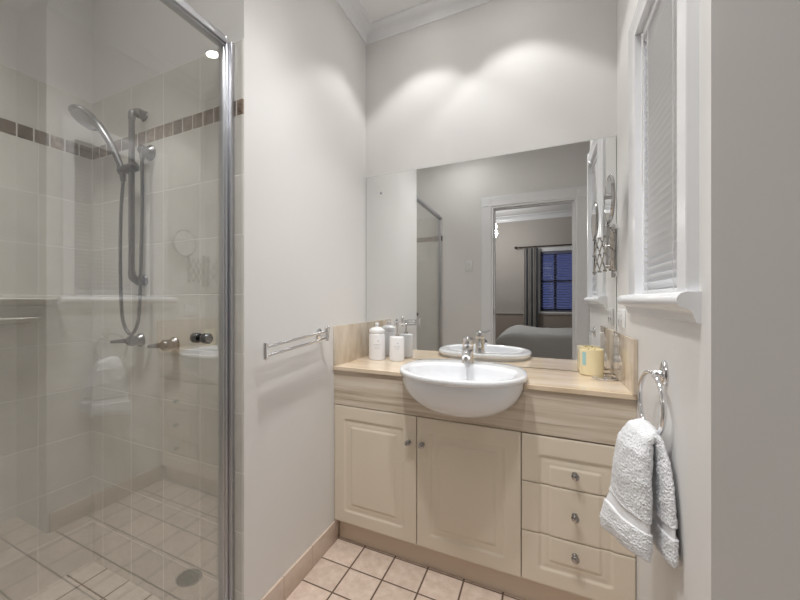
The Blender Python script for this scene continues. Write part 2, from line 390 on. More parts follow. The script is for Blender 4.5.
# ------------------------------------------------------------------ vanity cabinet
vy = 1.600
vc = thing('vanity_cabinet', 'cream vanity cabinet with two panelled doors and three drawers', 'cabinet', ((XL + XR) / 2, 1.79, 0))
m = MB()
m.box(XL + 0.001, XL + 0.017, vy + 0.019, YM - 0.002, 0.105, 0.682); m.box(XR - 0.017, XR - 0.001, vy + 0.019, YM - 0.002, 0.105, 0.682)
m.box(XL + 0.017, XR - 0.017, vy + 0.019, YM - 0.002, 0.105, 0.121); m.box(XL + 0.017, XR - 0.017, YM - 0.018, YM - 0.002, 0.121, 0.682)
m.box(-0.077, -0.061, vy + 0.019, YM - 0.018, 0.121, 0.682)
m.build('carcass', M['dark_gap'], vc)
box(XL + 0.012, XR - 0.012, 1.637, 1.653, 0.001, 0.105).build('kickboard', M['kick'], vc)
def sdf_rr(x, z, x0, x1, z0, z1, r):
    cx, cz, hx, hz = (x0 + x1) / 2, (z0 + z1) / 2, (x1 - x0) / 2 - r, (z1 - z0) / 2 - r
    qx, qz = abs(x - cx) - hx, abs(z - cz) - hz
    return math.hypot(max(qx, 0), max(qz, 0)) + min(max(qx, qz), 0) - r
def ss(a, b, x):
    t = min(max((x - a) / (b - a), 0), 1); return t * t * (3 - 2 * t)
def relief(d):      # d = distance inside the routed outline
    if d < 0: return 0
    h = -0.0050 * ss(0, 0.006, d)
    h += 0.0018 * ss(0.008, 0.030, d)
    h -= 0.0012 * ss(0.030, 0.033, d)
    h += 0.0044 * ss(0.033, 0.043, d)
    return h
def front(name, x0, x1, z0, z1, rect, parent, step=0.0042):
    nx, nz = int((x1 - x0) / step), int((z1 - z0) / step); bm = bmesh.new(); e = 0.002
    g = []
    for j in range(nz + 1):
        row = []
        for i in range(nx + 1):
            x, z = x0 + (x1 - x0) * i / nx, z0 + (z1 - z0) * j / nz
            d = -sdf_rr(x, z, *rect, 0.012)
            edge = min(x - x0, x1 - x, z - z0, z1 - z)
            y = vy - relief(d) + (0.0015 if edge < 1e-6 else 0)
            row.append(bm.verts.new((x, y, z)))
        g.append(row)
    for j in range(nz):
        for i in range(nx): bm.faces.new((g[j][i], g[j][i + 1], g[j + 1][i + 1], g[j + 1][i]))
    loop = [g[0][i] for i in range(nx + 1)] + [g[j][nx] for j in range(1, nz + 1)] + [g[nz][i] for i in range(nx - 1, -1, -1)] + [g[j][0] for j in range(nz - 1, 0, -1)]
    back = [bm.verts.new((v.co.x, vy + 0.018, v.co.z)) for v in loop]; n = len(loop)
    for k in range(n): bm.faces.new((loop[k], back[k], back[(k + 1) % n], loop[(k + 1) % n]))
    bm.faces.new(back)
    mb = MB(); mb.bm.free(); mb.bm = bm
    return mb.build(name, M['cream'], parent, angle=60)
def knob(x, z, parent):
    k = MB()
    k.lathe([(0, 0), (0.010, 0), (0.010, 0.003), (0.005, 0.006), (0.005, 0.013), (0.0105, 0.017), (0.0135, 0.022), (0.0125, 0.027), (0.008, 0.030), (0, 0.031)], (x, vy, z), (0, -1, 0), 28)
    k.build('knob', M['grey_chrome'], parent)
g = 0.0018; zd0, zd1 = 0.107, 0.680
d1 = front('door', XL + g, -0.492 - g, zd0, zd1, (XL + 0.058, -0.492 - 0.062, zd0 + 0.058, zd1 - 0.062), vc)
knob(-0.527, 0.562, d1)
d2 = front('door', -0.492 + g, -0.069 - g, zd0, zd1, (-0.492 + 0.058, -0.069 - 0.060, zd0 + 0.058, zd1 - 0.062), vc)
knob(-0.465, 0.562, d2)
dr = (-0.069 + 0.061, XR - 0.066, zd0 + 0.062, zd1 - 0.074)
for (a, b_, kz) in ((0.493, zd1, 0.553), (0.301, 0.493, 0.401), (zd0, 0.301, 0.252)):
    o = front('drawer', -0.069 + g, XR - g - 0.001, a + g, b_ - g, dr, vc)
    knob(0.111, kz, o)

# ------------------------------------------------------------------ basin rings
BX, BY, RIM = -0.303, 1.615, 0.903
def outline(cx, cy, rx, rf, rb, z, nf=2.15, nb=2.9, n=96):
    out = []
    for k in range(n):
        a = 2 * PI * k / n; ca, sa_ = math.cos(a), math.sin(a)
        e = nb if sa_ > 0 else nf
        e = 2.15 + (e - 2.15) * abs(sa_) ** 0.5 if sa_ > 0 else e
        out.append((cx + rx * math.copysign(abs(ca) ** (2 / e), ca), cy + (rb if sa_ > 0 else rf) * math.copysign(abs(sa_) ** (2 / e), sa_), z))
    return out
RX, RF, RB = 0.256, 0.247, 0.250
def outer_rings(k=1.0):
    R = []
    for i in range(1, 15):
        a = PI / 2 * i / 14
        s_ = math.sin(a) ** 0.92
        R.append(outline(BX, BY, RX * .955 * s_ * k, RF * .955 * s_ * k, RB * .955 * s_ * k, RIM - 0.022 - 0.163 * math.cos(a) ** 0.95))
    return R
worktop = thing('worktop', 'polished beige travertine worktop with deep front fascia over the vanity', 'worktop', ((XL + XR) / 2, 1.79, 0.873))
def cut(o):
    rings = outer_rings(1.006)
    rings.append(outline(BX, BY, RX * .961, RF * .961, RB * .961, 1.0))
    c = MB().loft(rings).build('cutter', M['ink'])
    md = o.modifiers.new('hole', 'BOOLEAN'); md.operation = 'DIFFERENCE'; md.object = c; md.solver = 'EXACT'
    dg = bpy.context.evaluated_depsgraph_get(); dg.update()
    me = bpy.data.meshes.new_from_object(o.evaluated_get(dg)); o.modifiers.clear()
    o.data = me; cm = c.data; bpy.data.objects.remove(c); bpy.data.meshes.remove(cm)
slab = box(XL + 0.0005, XR - 0.0005, 1.590, YM - 0.0005, 0.853, 0.873, bevel=0.0025).build('slab', M['stone_top'], worktop, smooth=False); cut(slab)
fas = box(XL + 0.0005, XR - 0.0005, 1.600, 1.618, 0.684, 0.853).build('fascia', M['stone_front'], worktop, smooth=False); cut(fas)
tag(box(XL + 0.0005, XL + 0.013, 1.592, YM - 0.0065, 0.8735, 1.070, bevel=0.001).build('splashback', M['stone_splash']), 'beige stone splashback on the left end of worktop behind white bottles', 'splashback', 'stone splashbacks')
tag(box(XR - 0.013, XR - 0.0005, 1.578, YM - 0.0065, 0.8735, 1.064, bevel=0.001).build('splashback', M['stone_splash']), 'glossy stone splashback on right wall beside the candle', 'splashback', 'stone splashbacks')

bs = thing('basin', 'white ceramic semi recessed basin bulging out of the vanity front', 'basin', (BX, BY, 0.735))
R = outer_rings()
def ring(k, z): return outline(BX, BY, RX * k, RF * k, RB * k, z)
R += [ring(.972, RIM - 0.020), ring(.992, RIM - 0.016), ring(1.0, RIM - 0.009), ring(.998, RIM - 0.002), ring(.988, RIM + 0.003), ring(.97, RIM + 0.005)]
IY = BY - 0.028
def inner(k, z): return outline(BX, IY, 0.212 * k, 0.192 * k, 0.150 * k, z, 2.1, 2.2)
def mixr(a, b, t): return [tuple(p * (1 - t) + q * t for p, q in zip(u, v)) for u, v in zip(a, b)]
top = ring(.97, RIM + 0.005); inn = inner(1.03, RIM + 0.003)
R += [mixr(top, inn, .35), mixr(top, inn, .7), inn]
R += [inner(1.0, RIM - 0.002), inner(.985, RIM - 0.010)]
for i in range(1, 11):
    a = PI / 2 * i / 10
    R.append(inner(max(.985 * math.cos(a) ** 0.75, .11), RIM - 0.010 - 0.125 * math.sin(a)))
MB().loft(R, cap0=True, cap1=True).build('bowl', M['ceramic'], bs, angle=60)
MB().lathe([(0, 0), (0.022, 0), (0.022, 0.003), (0.015, 0.005), (0, 0.004)], (BX, IY, RIM - 0.136), n=28).build('waste', M['chrome'], bs)

# mixer tap
tp = thing('mixer_tap', 'short chrome lever mixer tap standing on the back of the basin', 'tap', (-0.302, 1.785, RIM + 0.004))
TX, TY, TZ = -0.302, 1.785, RIM + 0.0045
MB().lathe([(0, 0), (0.027, 0), (0.027, 0.004), (0.0245, 0.008), (0.024, 0.03), (0.025, 0.07), (0.0245, 0.078), (0, 0.078)], (TX, TY, TZ), n=36).build('body', M['chrome'], tp)
m = MB()
pts = smoothpath([(TX, TY - 0.008, TZ + 0.052), (TX + 0.004, TY - 0.05, TZ + 0.055), (TX + 0.008, TY - 0.09, TZ + 0.050), (TX + 0.011, TY - 0.118, TZ + 0.040)], 6)
m.tube(pts, [0.022 - 0.006 * i / (len(pts) - 1) for i in range(len(pts))], 20)
m.tube([(TX + 0.010, TY - 0.108, TZ + 0.042), (TX + 0.0105, TY - 0.111, TZ + 0.024)], 0.0125, 20)
m.build('spout', M['chrome'], tp)
m = MB()
m.lathe([(0.0245, 0.079), (0.026, 0.084), (0.0265, 0.098), (0.023, 0.112), (0.013, 0.120), (0, 0.122)], (TX, TY, TZ), n=32)
dv = Vector((0.33, -0.94, 0)).normalized()
lv = [Vector((TX, TY, TZ + 0.103)) + dv * a + Vector((0, 0, h)) for a, h in ((0.0, 0), (0.03, 0.006), (0.07, 0.011), (0.108, 0.014))]
sd = Vector((-dv.y, dv.x, 0))
m.loft([[p + sd * (w_ * math.cos(q)) + Vector((0, 0, h_ * math.sin(q))) for q in [2 * PI * k / 16 for k in range(16)]] for p, w_, h_ in zip(lv, (0.019, 0.016, 0.012, 0.009), (0.008, 0.006, 0.0045, 0.003))])
m.build('lever', M['chrome'], tp)
MB().ball(tuple(Vector((TX, TY, TZ + 0.096)) + dv * 0.0225), 0.0032).build('temperature_dot', mat('red dot', (0.35, 0.03, 0.03), 0.4), tp)

# ------------------------------------------------------------------ bottles, candle, lid
def scribble(mb, cx, cy, r, z, w, amp, seed, n=40):
    """a line of illegible script wrapped round the bottle, facing the room"""
    rnd = random.Random(seed); a0 = math.atan2(-cy, -cx)   # toward the doorway
    pts = []; ph = rnd.random() * 6
    for i in range(n):
        u = (i / (n - 1) - .5) * w
        a = a0 + u / r
        dz = amp * (math.sin(i * 1.15 + ph) * 0.6 + rnd.uniform(-.5, .5))
        pts.append((cx + (r + 0.0003) * math.cos(a), cy + (r + 0.0003) * math.sin(a), z + dz))
    mb.tube(pts, 0.00045, 5)
ZT = 0.8732
x, y, r = -0.806, 1.888, 0.0455
b1 = thing('lidded_bottle', 'taller white bottle with a round knobbed lid beside the left splashback', 'bottle', (x, y, ZT))
MB().lathe([(0, 0), (r - .003, 0), (r, .003), (r, .135), (r - .002, .140), (r - .004, .142), (0, .142)], (x, y, ZT), n=48).build('body', M['bottle'], b1)
MB().lathe([(0, .1425), (r - .003, .1425), (r - .0015, .146), (r - .0015, .160), (r - .004, .165), (r * .6, .175), (.008, .179), (.007, .183), (.0105, .188), (.0115, .194), (.009, .200), (0, .203)], (x, y, ZT), n=48).build('lid', M['bottle'], b1)
m = MB(); scribble(m, x, y, r, ZT + .085, .042, .004, 1); scribble(m, x, y, r, ZT + .072, .026, .0018, 2); scribble(m, x, y, r, ZT + .064, .030, .0016, 3)
m.build('label_print', M['ink'], b1)
a = math.atan2(-y, -x) + 0.12
MB().ball((x + r * math.cos(a), y + r * math.sin(a), ZT + .105), .0038, (1, .5, .8)).build('emblem', M['ink'], b1)
x, y, r = -0.694, 1.898, 0.0405
b2 = thing('pump_bottle', 'shorter white soap bottle with a chrome pump top', 'bottle', (x, y, ZT))
MB().lathe([(0, 0), (r - .003, 0), (r, .003), (r, .122), (r - .003, .128), (r - .009, .131), (0, .131)], (x, y, ZT), n=48).build('body', M['bottle'], b2)
m = MB(); m.lathe([(0, .1312), (.013, .1312), (.013, .142), (.0055, .144), (.0055, .186), (.010, .187), (.0145, .190), (.0150, .207), (.0125, .212), (0, .213)], (x, y, ZT), n=28)
dv = Vector((0.95, -0.05, 0)).normalized(); p0 = Vector((x, y, ZT + .199))
m.tube([p0, p0 + dv * .03, p0 + dv * .05, p0 + dv * .058 + Vector((0, 0, -.005))], [.008, .007, .006, .0055], 16)
m.build('pump', M['chrome'], b2)
m = MB(); scribble(m, x, y, r, ZT + .078, .038, .0035, 5); scribble(m, x, y, r, ZT + .066, .026, .0016, 6)
m.build('label_print', M['ink'], b2)
a = math.atan2(-y, -x) + 0.12
MB().ball((x + r * math.cos(a), y + r * math.sin(a), ZT + .096), .0034, (1, .5, .8)).build('emblem', M['ink'], b2)

x, y, r = 0.196, 1.927, 0.046
cd = thing('candle', 'yellow scented candle in a glass tumbler with a pale blue label', 'candle', (x, y, ZT))
MB().lathe([(0, 0), (r - .004, 0), (r, .004), (r, .112), (r - .0015, .113), (r - .003, .112), (r - .003, .104), (0, .103)], (x, y, ZT), n=48).build('wax', M['wax'], cd)
for s_ in (-.012, .012): MB().tube([(x + s_, y, ZT + .102), (x + s_ + .001, y, ZT + .114)], .0014, 8).build('wick', M['wick'], cd)
a0 = math.atan2(-y, -x) - 0.62; rr = r + .0006
MB().loft([[(x + rr * math.cos(a0 + t_), y + rr * math.sin(a0 + t_), ZT + z_) for t_ in [(-.18 + .36 * i / 8) for i in range(9)]] for z_ in (.045, .102)], False, False, closed=False).build('label', M['candle_label'], cd)
x, y, r = 0.234, 1.840, 0.045
ld = MB().lathe([(0, 0), (r - .002, 0), (r, .002), (r, .006), (r - .002, .008), (r - .006, .0085), (.008, .0085), (.007, .0095), (0, .010)], (x, y, ZT), n=48).build('coaster', M['chrome'])
tag(ld, 'flat round silver coaster lying on the worktop between candle and right splashback', 'coaster')

# ------------------------------------------------------------------ wall mirror
wm = thing('wall_mirror', 'large frameless wall mirror above the vanity worktop', 'mirror', ((XL + XR) / 2, YM, 0.876))
box(XL + 0.002, XR - 0.002, YM - 0.0045, YM - 0.0005, 0.875, 1.919).build('glass_edge', M['mirror_edge'], wm)
box(XL + 0.003, XR - 0.003, YM - 0.0050, YM - 0.0046, 0.876, 1.918).build('mirror_face', M['mirror'], wm, smooth=False)
for x in (-0.818, 0.196):
    MB().lathe([(0, 0), (.0075, 0), (.0075, .003), (.005, .005), (0, .0055)], (x, YM - .005, 1.816), (0, -1, 0), 20).build('fixing_cap', M['satin'], wm)

# extending shaving mirror on the right wall, scissor arm
em = thing('shaving_mirror', 'round chrome shaving mirror on a scissor arm fixed to right wall', 'mirror', (XR - 0.01, 1.955, 1.31))
MB().tube([(XR - .012, 1.955, 1.300), (XR - .012, 1.955, 1.530)], .0055, 14).build('wall_rod', M['grey_chrome'], em)
for z in (1.312, 1.518):
    box(XR - .014, XR - .0002, 1.945, 1.965, z - .012, z + .012, bevel=.002).build('wall_bracket', M['chrome'], em)
m = MB(); ncell = 3; zlo, zmid, zhi = 1.335, 1.415, 1.495
pa, pb = Vector((XR - .018, 1.945, 0)), Vector((.234, 1.778, 0)); nn = Vector((-(pb - pa).y, (pb - pa).x, 0)).normalized() * .003
def lp(i, z, o=0): return pa.lerp(pb, i / ncell) + Vector((0, 0, z)) + nn * o
for lo, hi in ((zlo, zmid), (zmid, zhi)):
    for i in range(ncell):
        m.tube([lp(i, lo, 1), lp(i + 1, hi, 1)], .0029, 8); m.tube([lp(i, hi, -1), lp(i + 1, lo, -1)], .0029, 8)
for i in range(ncell + 1):
    for z in (zlo, zmid, zhi): m.tube([lp(i, z, 2.5), lp(i, z, -2.5)], .0042, 8)
for z in (zlo, zhi): m.tube([(XR - .012, 1.955, z), lp(0, z)], .0032, 8)
m.build('scissor_arm', M['grey_chrome'], em)
m = MB(); m.tube([lp(ncell, zlo - .01), lp(ncell, zhi + .02)], .0042, 10)
m.tube(smoothpath([lp(ncell, zhi + .01), (.236, 1.765, 1.507), (.238, 1.755, 1.512)], 5), .004, 10)
m.build('mirror_post', M['grey_chrome'], em)
mc = Vector((.238, 1.752, 1.594))
MB().lathe([(0, -.009), (.060, -.009), (.088, -.006), (.094, 0), (.090, .005), (.085, .006), (.085, .004), (0, .004)], mc, (-1, 0, 0), 56).build('mirror_rim', M['grey_chrome'], em)
MB().lathe([(0, .0042), (.0848, .0042), (.0848, .0052), (0, .0052)], mc, (-1, 0, 0), 56).build('mirror_disc', M['mirror'], em)

# outlet on the right wall, light switch on the door wall
po = thing('power_outlet', 'white double power outlet on right wall just above the splashback', 'power outlet', (XR, 1.845, 1.09))
box(XR - .009, XR - .0003, 1.788, 1.904, 1.087, 1.162, bevel=.003).build('plate', M['plastic'], po)
for yy in (1.818, 1.874):
    m = MB(); m.box(XR - .0102, XR - .009, yy - .008, yy - .006, 1.108, 1.120); m.box(XR - .0102, XR - .009, yy + .006, yy + .008, 1.108, 1.120); m.box(XR - .0102, XR - .009, yy - .001, yy + .001, 1.098, 1.107)
    m.build('socket', M['plastic_dark'], po)
    box(XR - .0125, XR - .009, yy - .006, yy + .006, 1.135, 1.150, bevel=.001).build('rocker', M['plastic'], po)
ls = thing('light_switch', 'white double light switch plate on the wall beside the doorway', 'light switch', (-0.675, YD, 1.515))
box(-.712, -.640, YD + .0003, YD + .009, 1.503, 1.617, bevel=.003).build('plate', M['plastic'], ls)
for zz in (1.535, 1.585):
    box(-.686, -.666, YD + .009, YD + .0125, zz - .008, zz + .008, bevel=.001).build('rocker', M['plastic'], ls)

# ------------------------------------------------------------------ towel ring and towel
ry, rz, rrad = 1.272, 0.918, 0.084
tr = thing('towel_ring', 'chrome towel ring fixed to the right wall holding the white towel', 'towel ring', (XR, 1.258, 1.005))
m = MB()
ov = [(.020 * math.cos(2 * PI * k / 32), .034 * math.sin(2 * PI * k / 32)) for k in range(32)]
m.loft([[(XR - d, 1.258 + a * s_, 1.006 + b_ * s_) for a, b_ in ov] for d, s_ in ((0.0003, 1), (0.005, 1), (0.009, .9), (0.011, .7))])
m.build('wall_plate', M['chrome'], tr)
MB().tube([(XR - .008, 1.258, 1.004), (XR - .022, 1.258, 1.004), (XR - .027, 1.262, 1.002)], [.010, .008, .009], 16).build('post', M['chrome'], tr)
sk = 0.10
MB().tube([(XR - .029 - sk * rrad * math.cos(a), ry + .002 + rrad * math.cos(a), rz + rrad * math.sin(a)) for a in [2 * PI * k / 72 for k in range(72)]], 0.0060, 14, closed=True).build('ring', M['chrome'], tr)

def towel():
    # centre line, width vector ends (far, near) along the drape; s = 0 at room-side hem, 1 at wall-side hem
    K = [  # s, far(x,y,z), near(x,y,z), half thickness
        (0.00, (.163, 1.326, .524), (.232, 1.140, .556), .013),
        (0.08, (.164, 1.328, .562), (.232, 1.138, .588), .020),
        (0.17, (.176, 1.326, .620), (.232, 1.142, .630), .019),
        (0.22, (.187, 1.324, .655), (.232, 1.146, .660), .019),
        (0.34, (.194, 1.318, .745), (.232, 1.156, .740), .022),
        (0.42, (.206, 1.308, .815), (.235, 1.170, .800), .024),
        (0.47, (.224, 1.300, .853), (.244, 1.186, .835), .021),
        (0.50, (.246, 1.304, .860), (.258, 1.192, .848), .016),
        (0.53, (.262, 1.304, .848), (.268, 1.186, .838), .012),
        (0.58, (.270, 1.304, .805), (.275, 1.166, .800), .012),
        (0.68, (.272, 1.302, .730), (.277, 1.142, .735), .013),
        (0.82, (.272, 1.300, .640), (.277, 1.124, .650), .014),
        (0.92, (.272, 1.298, .575), (.276, 1.114, .590), .014),
        (1.00, (.272, 1.296, .550), (.277, 1.118, .572), .011)]
    def at(s):
        for a, b_ in zip(K, K[1:]):
            if s <= b_[0] + 1e-9:
                t_ = (s - a[0]) / (b_[0] - a[0]); t_ = t_ * .6 + .4 * t_ * t_ * (3 - 2 * t_)
                return Vector(a[1]).lerp(Vector(b_[1]), t_), Vector(a[2]).lerp(Vector(b_[2]), t_), a[3] + (b_[3] - a[3]) * t_
    NSg, NP = 420, 230; bm = bmesh.new(); rings = []
    for i in range(NSg + 1):
        s = i / NSg; F, Nn, h = at(s); F2, N2, _ = at(min(s + .012, 1)); F1, N1, _ = at(max(s - .012, 0))
        c = (F + Nn) / 2; wv = (Nn - F); hw = wv.length / 2; wv.normalize()
        tn = ((F2 + N2) - (F1 + N1)).normalized(); nv = wv.cross(tn).normalized()
        endr = min(1, math.sqrt(max(0.03, min(s, 1 - s) / .022)))
        u_ = s if s < .5 else 1 - s
        band = ss(.150, .156, u_) * (1 - ss(.196, .202, u_))
        hem = ss(.004, .008, u_) * (1 - ss(.014, .018, u_))
        ringv = []
        for k in range(NP):
            a = 2 * PI * k / NP; ca, sa_ = math.cos(a), math.sin(a)
            px = hw * math.copysign(abs(ca) ** 0.75, ca); py = h * endr * math.copysign(abs(sa_) ** 0.8, sa_)
            q = px / hw
            fold = 0.004 * math.sin(q * 4.2 + s * 5) * (1 if s < .5 else .4)
            p = c + wv * px + nv * (py * (1 - .15 * band) + fold)
            nr = (wv * (ca * .5) + nv * sa_).normalized()
            f = noise.noise(p * 200) * .0013 + noise.noise(p * 350 + Vector((5, 1, 2))) * .0026 + noise.noise(p * 35) * .002
            p += nr * (f * (1 - band * .88) * (1 - hem * .6) - band * .0022)
            if p.x > XR - .004: p.x = XR - .004 - (p.x - XR + .004) * .05
            ringv.append(bm.verts.new(p))
        rings.append(ringv)
    for A, B in zip(rings, rings[1:]):
        for k in range(NP): bm.faces.new((A[k], A[(k + 1) % NP], B[(k + 1) % NP], B[k]))
    bm.faces.new(rings[0][::-1]); bm.faces.new(rings[-1])
    mb = MB(); mb.bm.free(); mb.bm = bm
    return mb.build('hand_towel', M['towel'], angle=80)
tag(towel(), 'fluffy white hand towel folded through the chrome ring on right wall', 'towel')

# ------------------------------------------------------------------ towel rail on the left wall
rl = thing('towel_rail', 'double chrome towel rail fixed on the left white wall', 'towel rail', (XL, 1.46, 1.0))
XB = XL + .046
for dz in (.016, -.016):
    MB().tube([(XB, 1.035, 1.017 + dz), (XB, 1.455, 1.041 + dz)], .0062, 16).build('bar', M['chrome'], rl)
m = MB(); m.tube([(XB, 1.030, .995), (XB, 1.030, 1.041)], .0095, 16); m.ball((XB, 1.030, 1.042), .0095); m.ball((XB, 1.030, .994), .0095)
m.build('end_cap', M['chrome'], rl)
m = MB(); m.tube([(XB, 1.457, 1.014), (XB, 1.457, 1.068)], .0105, 18); m.ball((XB, 1.457, 1.070), .012); m.tube([(XB, 1.457, 1.041), (XL + .004, 1.457, 1.041)], .010, 16)
m.build('bracket', M['chrome'], rl)
MB().lathe([(0, 0.0003), (.027, 0.0003), (.027, .004), (.020, .008), (0, .009)], (XL, 1.457, 1.041), (1, 0, 0), 32).build('wall_flange', M['chrome'], rl)

# ------------------------------------------------------------------ shower
sc = thing('shower_screen', 'framed clear glass shower screen with silver aluminium edges', 'shower screen', (XG, .43, 0))
y0, y1 = YD + .007, YN - .001
box(XG - .003, XG + .003, y0 + .02, y1 - .020, .06, 2.085).build('glass_panel', M['glass'], sc, smooth=False)
m = MB(); m.box(XG - .016, XG + .010, y0, y1 - .028, 2.080, 2.118, bevel=.003); m.box(XG - .010, XG + .018, y0, y1 - .028, 2.086, 2.104, bevel=.002); m.build('top_rail', M['satin'], sc)
m = MB(); m.box(XG - .012, XG + .012, y1 - .027, y1 - .015, .02, 2.118, bevel=.002); m.box(XG - .017, XG + .006, y1 - .034, y1 - .022, .02, 2.110, bevel=.002)
m.build('stile', M['satin'], sc)
m = MB(); m.box(XG - .008, XG + .024, y1 - .014, y1, .02, 2.100, bevel=.0015); m.build('wall_channel', M['satin'], sc)
m = MB(); m.box(XG - .013, XG + .013, y0, y0 + .022, .02, 2.080, bevel=.002); m.build('stile', M['satin'], sc)
box(XG - .02, XG + .02, y0, y1, .0005, .02, bevel=.001).build('sill_rail', M['satin'], sc)
box(XG - .012, XG + .012, y0 + .022, y1 - .036, .0205, .062, bevel=.002).build('bottom_rail', M['satin'], sc)
m = MB(); kn = [(0, .0035), (.008, .0035), (.008, .008), (.015, .009), (.0165, .013), (.0165, .034), (.014, .038), (0, .0385)]
m.lathe(kn, (XG, .845, 1.076), (1, 0, 0), 28); m.lathe(kn, (XG, .845, 1.076), (-1, 0, 0), 28); m.build('knob', M['dull_chrome'], sc)

hs = thing('shower_set', 'grey chrome hand shower on a sliding rail with looped hose', 'shower', (-1.455, YN, 1.28))
RXs, RYs = -1.455, YN - .055
m = MB(); m.tube([(RXs, RYs, 1.30), (RXs, RYs, 1.945)], .0115, 20); m.build('rail', M['dull_chrome'], hs)
for z0_, sg in ((1.955, 1), (1.285, -1)):
    m = MB(); m.tube(smoothpath([(RXs, RYs, z0_ - sg * .03), (RXs, RYs + .004, z0_ - sg * .008), (RXs, RYs + .025, z0_ + sg * .006), (RXs, YN - .001, z0_ + sg * .004)], 6), [.0135] * 6 + [.0155] * 6 + [.019] * 6 + [.023], 20)
    m.build('rail_bracket', M['dull_chrome'], hs)
# slider holder
m = MB(); m.tube([(RXs + .030, RYs - .004, 1.728), (RXs - .055, RYs - .012, 1.722)], [.019, .017], 20); m.build('slider', M['dark_rubber'], hs)
# handset
HB = Vector((-1.500, .898, 1.730)); HN = Vector((-1.622, .860, 1.930))
hp = smoothpath([HB + Vector((.006, .004, -.05)), HB, HB.lerp(HN, .4) + Vector((.012, 0, .010)), HB.lerp(HN, .8) + Vector((.006, 0, .012)), HN], 6)
m = MB(); m.tube(hp, [.011 + .006 * i / (len(hp) - 1) for i in range(len(hp))], 18)
hdir = Vector((-.08, -.50, -.86)).normalized(); hc = Vector((-1.672, .853, 1.957))
m.lathe([(0, -.024), (.024, -.022), (.048, -.010), (.059, .002), (.060, .010), (.055, .013), (0, .012)], hc, hdir, 40)
m.build('handset', M['dull_chrome'], hs)
MB().lathe([(0, .0122), (.047, .0132), (.047, .0155), (.030, .0165), (0, .0165)], hc, hdir, 40).build('spray_face', mat('grey spray plate', (.16, .16, .165), .35, noise_col=(260, (.30, .30, .30))), hs)
# outlet elbow and hose
OX = -1.415
m = MB(); m.lathe([(0, .0003), (.032, .0003), (.032, .006), (.024, .012), (.017, .018), (.017, .045), (.013, .050), (0, .051)], (OX, YN, 1.800), (0, -1, 0), 32)
m.tube([(OX, YN - .036, 1.80), (OX, YN - .038, 1.765)], .010, 16); m.build('wall_outlet', M['dull_chrome'], hs)
hp = smoothpath([(OX, YN - .038, 1.770), (OX + .004, YN - .04, 1.60), (OX + .004, YN - .045, 1.35), (OX + .001, YN - .05, 1.16), (OX - .012, YN - .052, 1.095), (OX - .042, YN - .056, 1.063), (OX - .074, YN - .062, 1.093), (OX - .088, YN - .066, 1.16), (OX - .090, YN - .070, 1.35), (OX - .086, YN - .070, 1.55), tuple(HB + Vector((.006, .004, -.045)))], 10)
MB().tube(hp, .0068, 12).build('hose', M['dull_chrome'], hs)
def lever_tap(x, z, ln, lab):
    o = thing('shower_tap', lab, 'tap', (x, YN, z), 'lever taps in the shower')
    MB().lathe([(0, .0003), (.027, .0003), (.028, .006), (.022, .014), (.018, .020), (0, .021)], (x, YN, z), (0, -1, 0), 32).build('flange', M['dull_chrome'], o)
    MB().lathe([(0, .0212), (.019, .0212), (.021, .028), (.021, .048), (.016, .056), (0, .058)], (x, YN, z), (0, -1, 0), 28).build('body', M['dull_chrome'], o)
    p = Vector((x, YN - .040, z - .002))
    MB().tube([p, p + Vector((-.03, -.006, .0)), p + Vector((-ln, -.02, -.006))], [.012, .010, .0065], 16).build('lever', M['dull_chrome'], o)
lever_tap(-1.478, 1.034, .105, 'chrome lever shower tap on tiles directly below the hose loop')
lever_tap(-1.268, 1.028, .075, 'chrome lever shower tap on tiles right of the hose loop')
# ceramic soap dish on the left tiled wall
sd_ = thing('soap_dish', 'cream ceramic soap dish shelf on the left shower wall', 'soap dish', (XS, .66, 1.12))
def half_oval(yc, hy, dep, z, n=28): return [(XS + .0003 + dep * math.sin(PI * k / n) ** .55, yc + hy * math.cos(PI * k / n), z) for k in range(n + 1)]
MB().loft([half_oval(.64, .150, .050, 1.175), half_oval(.64, .165, .070, 1.186), half_oval(.64, .178, .082, 1.196), half_oval(.64, .180, .084, 1.203), half_oval(.64, .176, .080, 1.207), half_oval(.64, .160, .064, 1.203)]).build('shelf', mat('cream glazed ceramic', (.60, .58, .52), .12, coat=.4), sd_, angle=60)
MB().loft([half_oval(.635, .150, .055, 1.180), half_oval(.63, .130, .034, 1.165), half_oval(.625, .120, .030, 1.140), half_oval(.62, .10, .030, 1.115)]).build('back_plate', M['tile_side'], sd_, angle=60)
MB().loft([half_oval(.62, .100, .050, 1.106), half_oval(.62, .135, .075, 1.118), half_oval(.62, .145, .082, 1.128), half_oval(.62, .140, .078, 1.133), half_oval(.62, .120, .055, 1.124)]).build('soap_tray', bpy.data.materials['cream glazed ceramic'], sd_, angle=60)
# floor drain of the bathroom, seen in the glass
fd = thing('floor_drain', 'round dark metal floor drain grate set in beige floor tiles', 'drain', (-.609, 1.097, 0))
MB().lathe([(0, .0003), (.052, .0003), (.052, .003), (.045, .004), (.045, .002), (0, .002)], (-.609, 1.097, 0), n=40).build('rim', M['dull_chrome'], fd)
m = MB()
for i in range(-4, 5):
    xx = i * .0095; hh = math.sqrt(max(.044 ** 2 - xx * xx, 0)); m.box(-.609 + xx - .0022, -.609 + xx + .0022, 1.097 - hh, 1.097 + hh, .002, .0042)
m.build('grate', mat('dark grate', (.12, .11, .10), .4, metal=.6), fd)

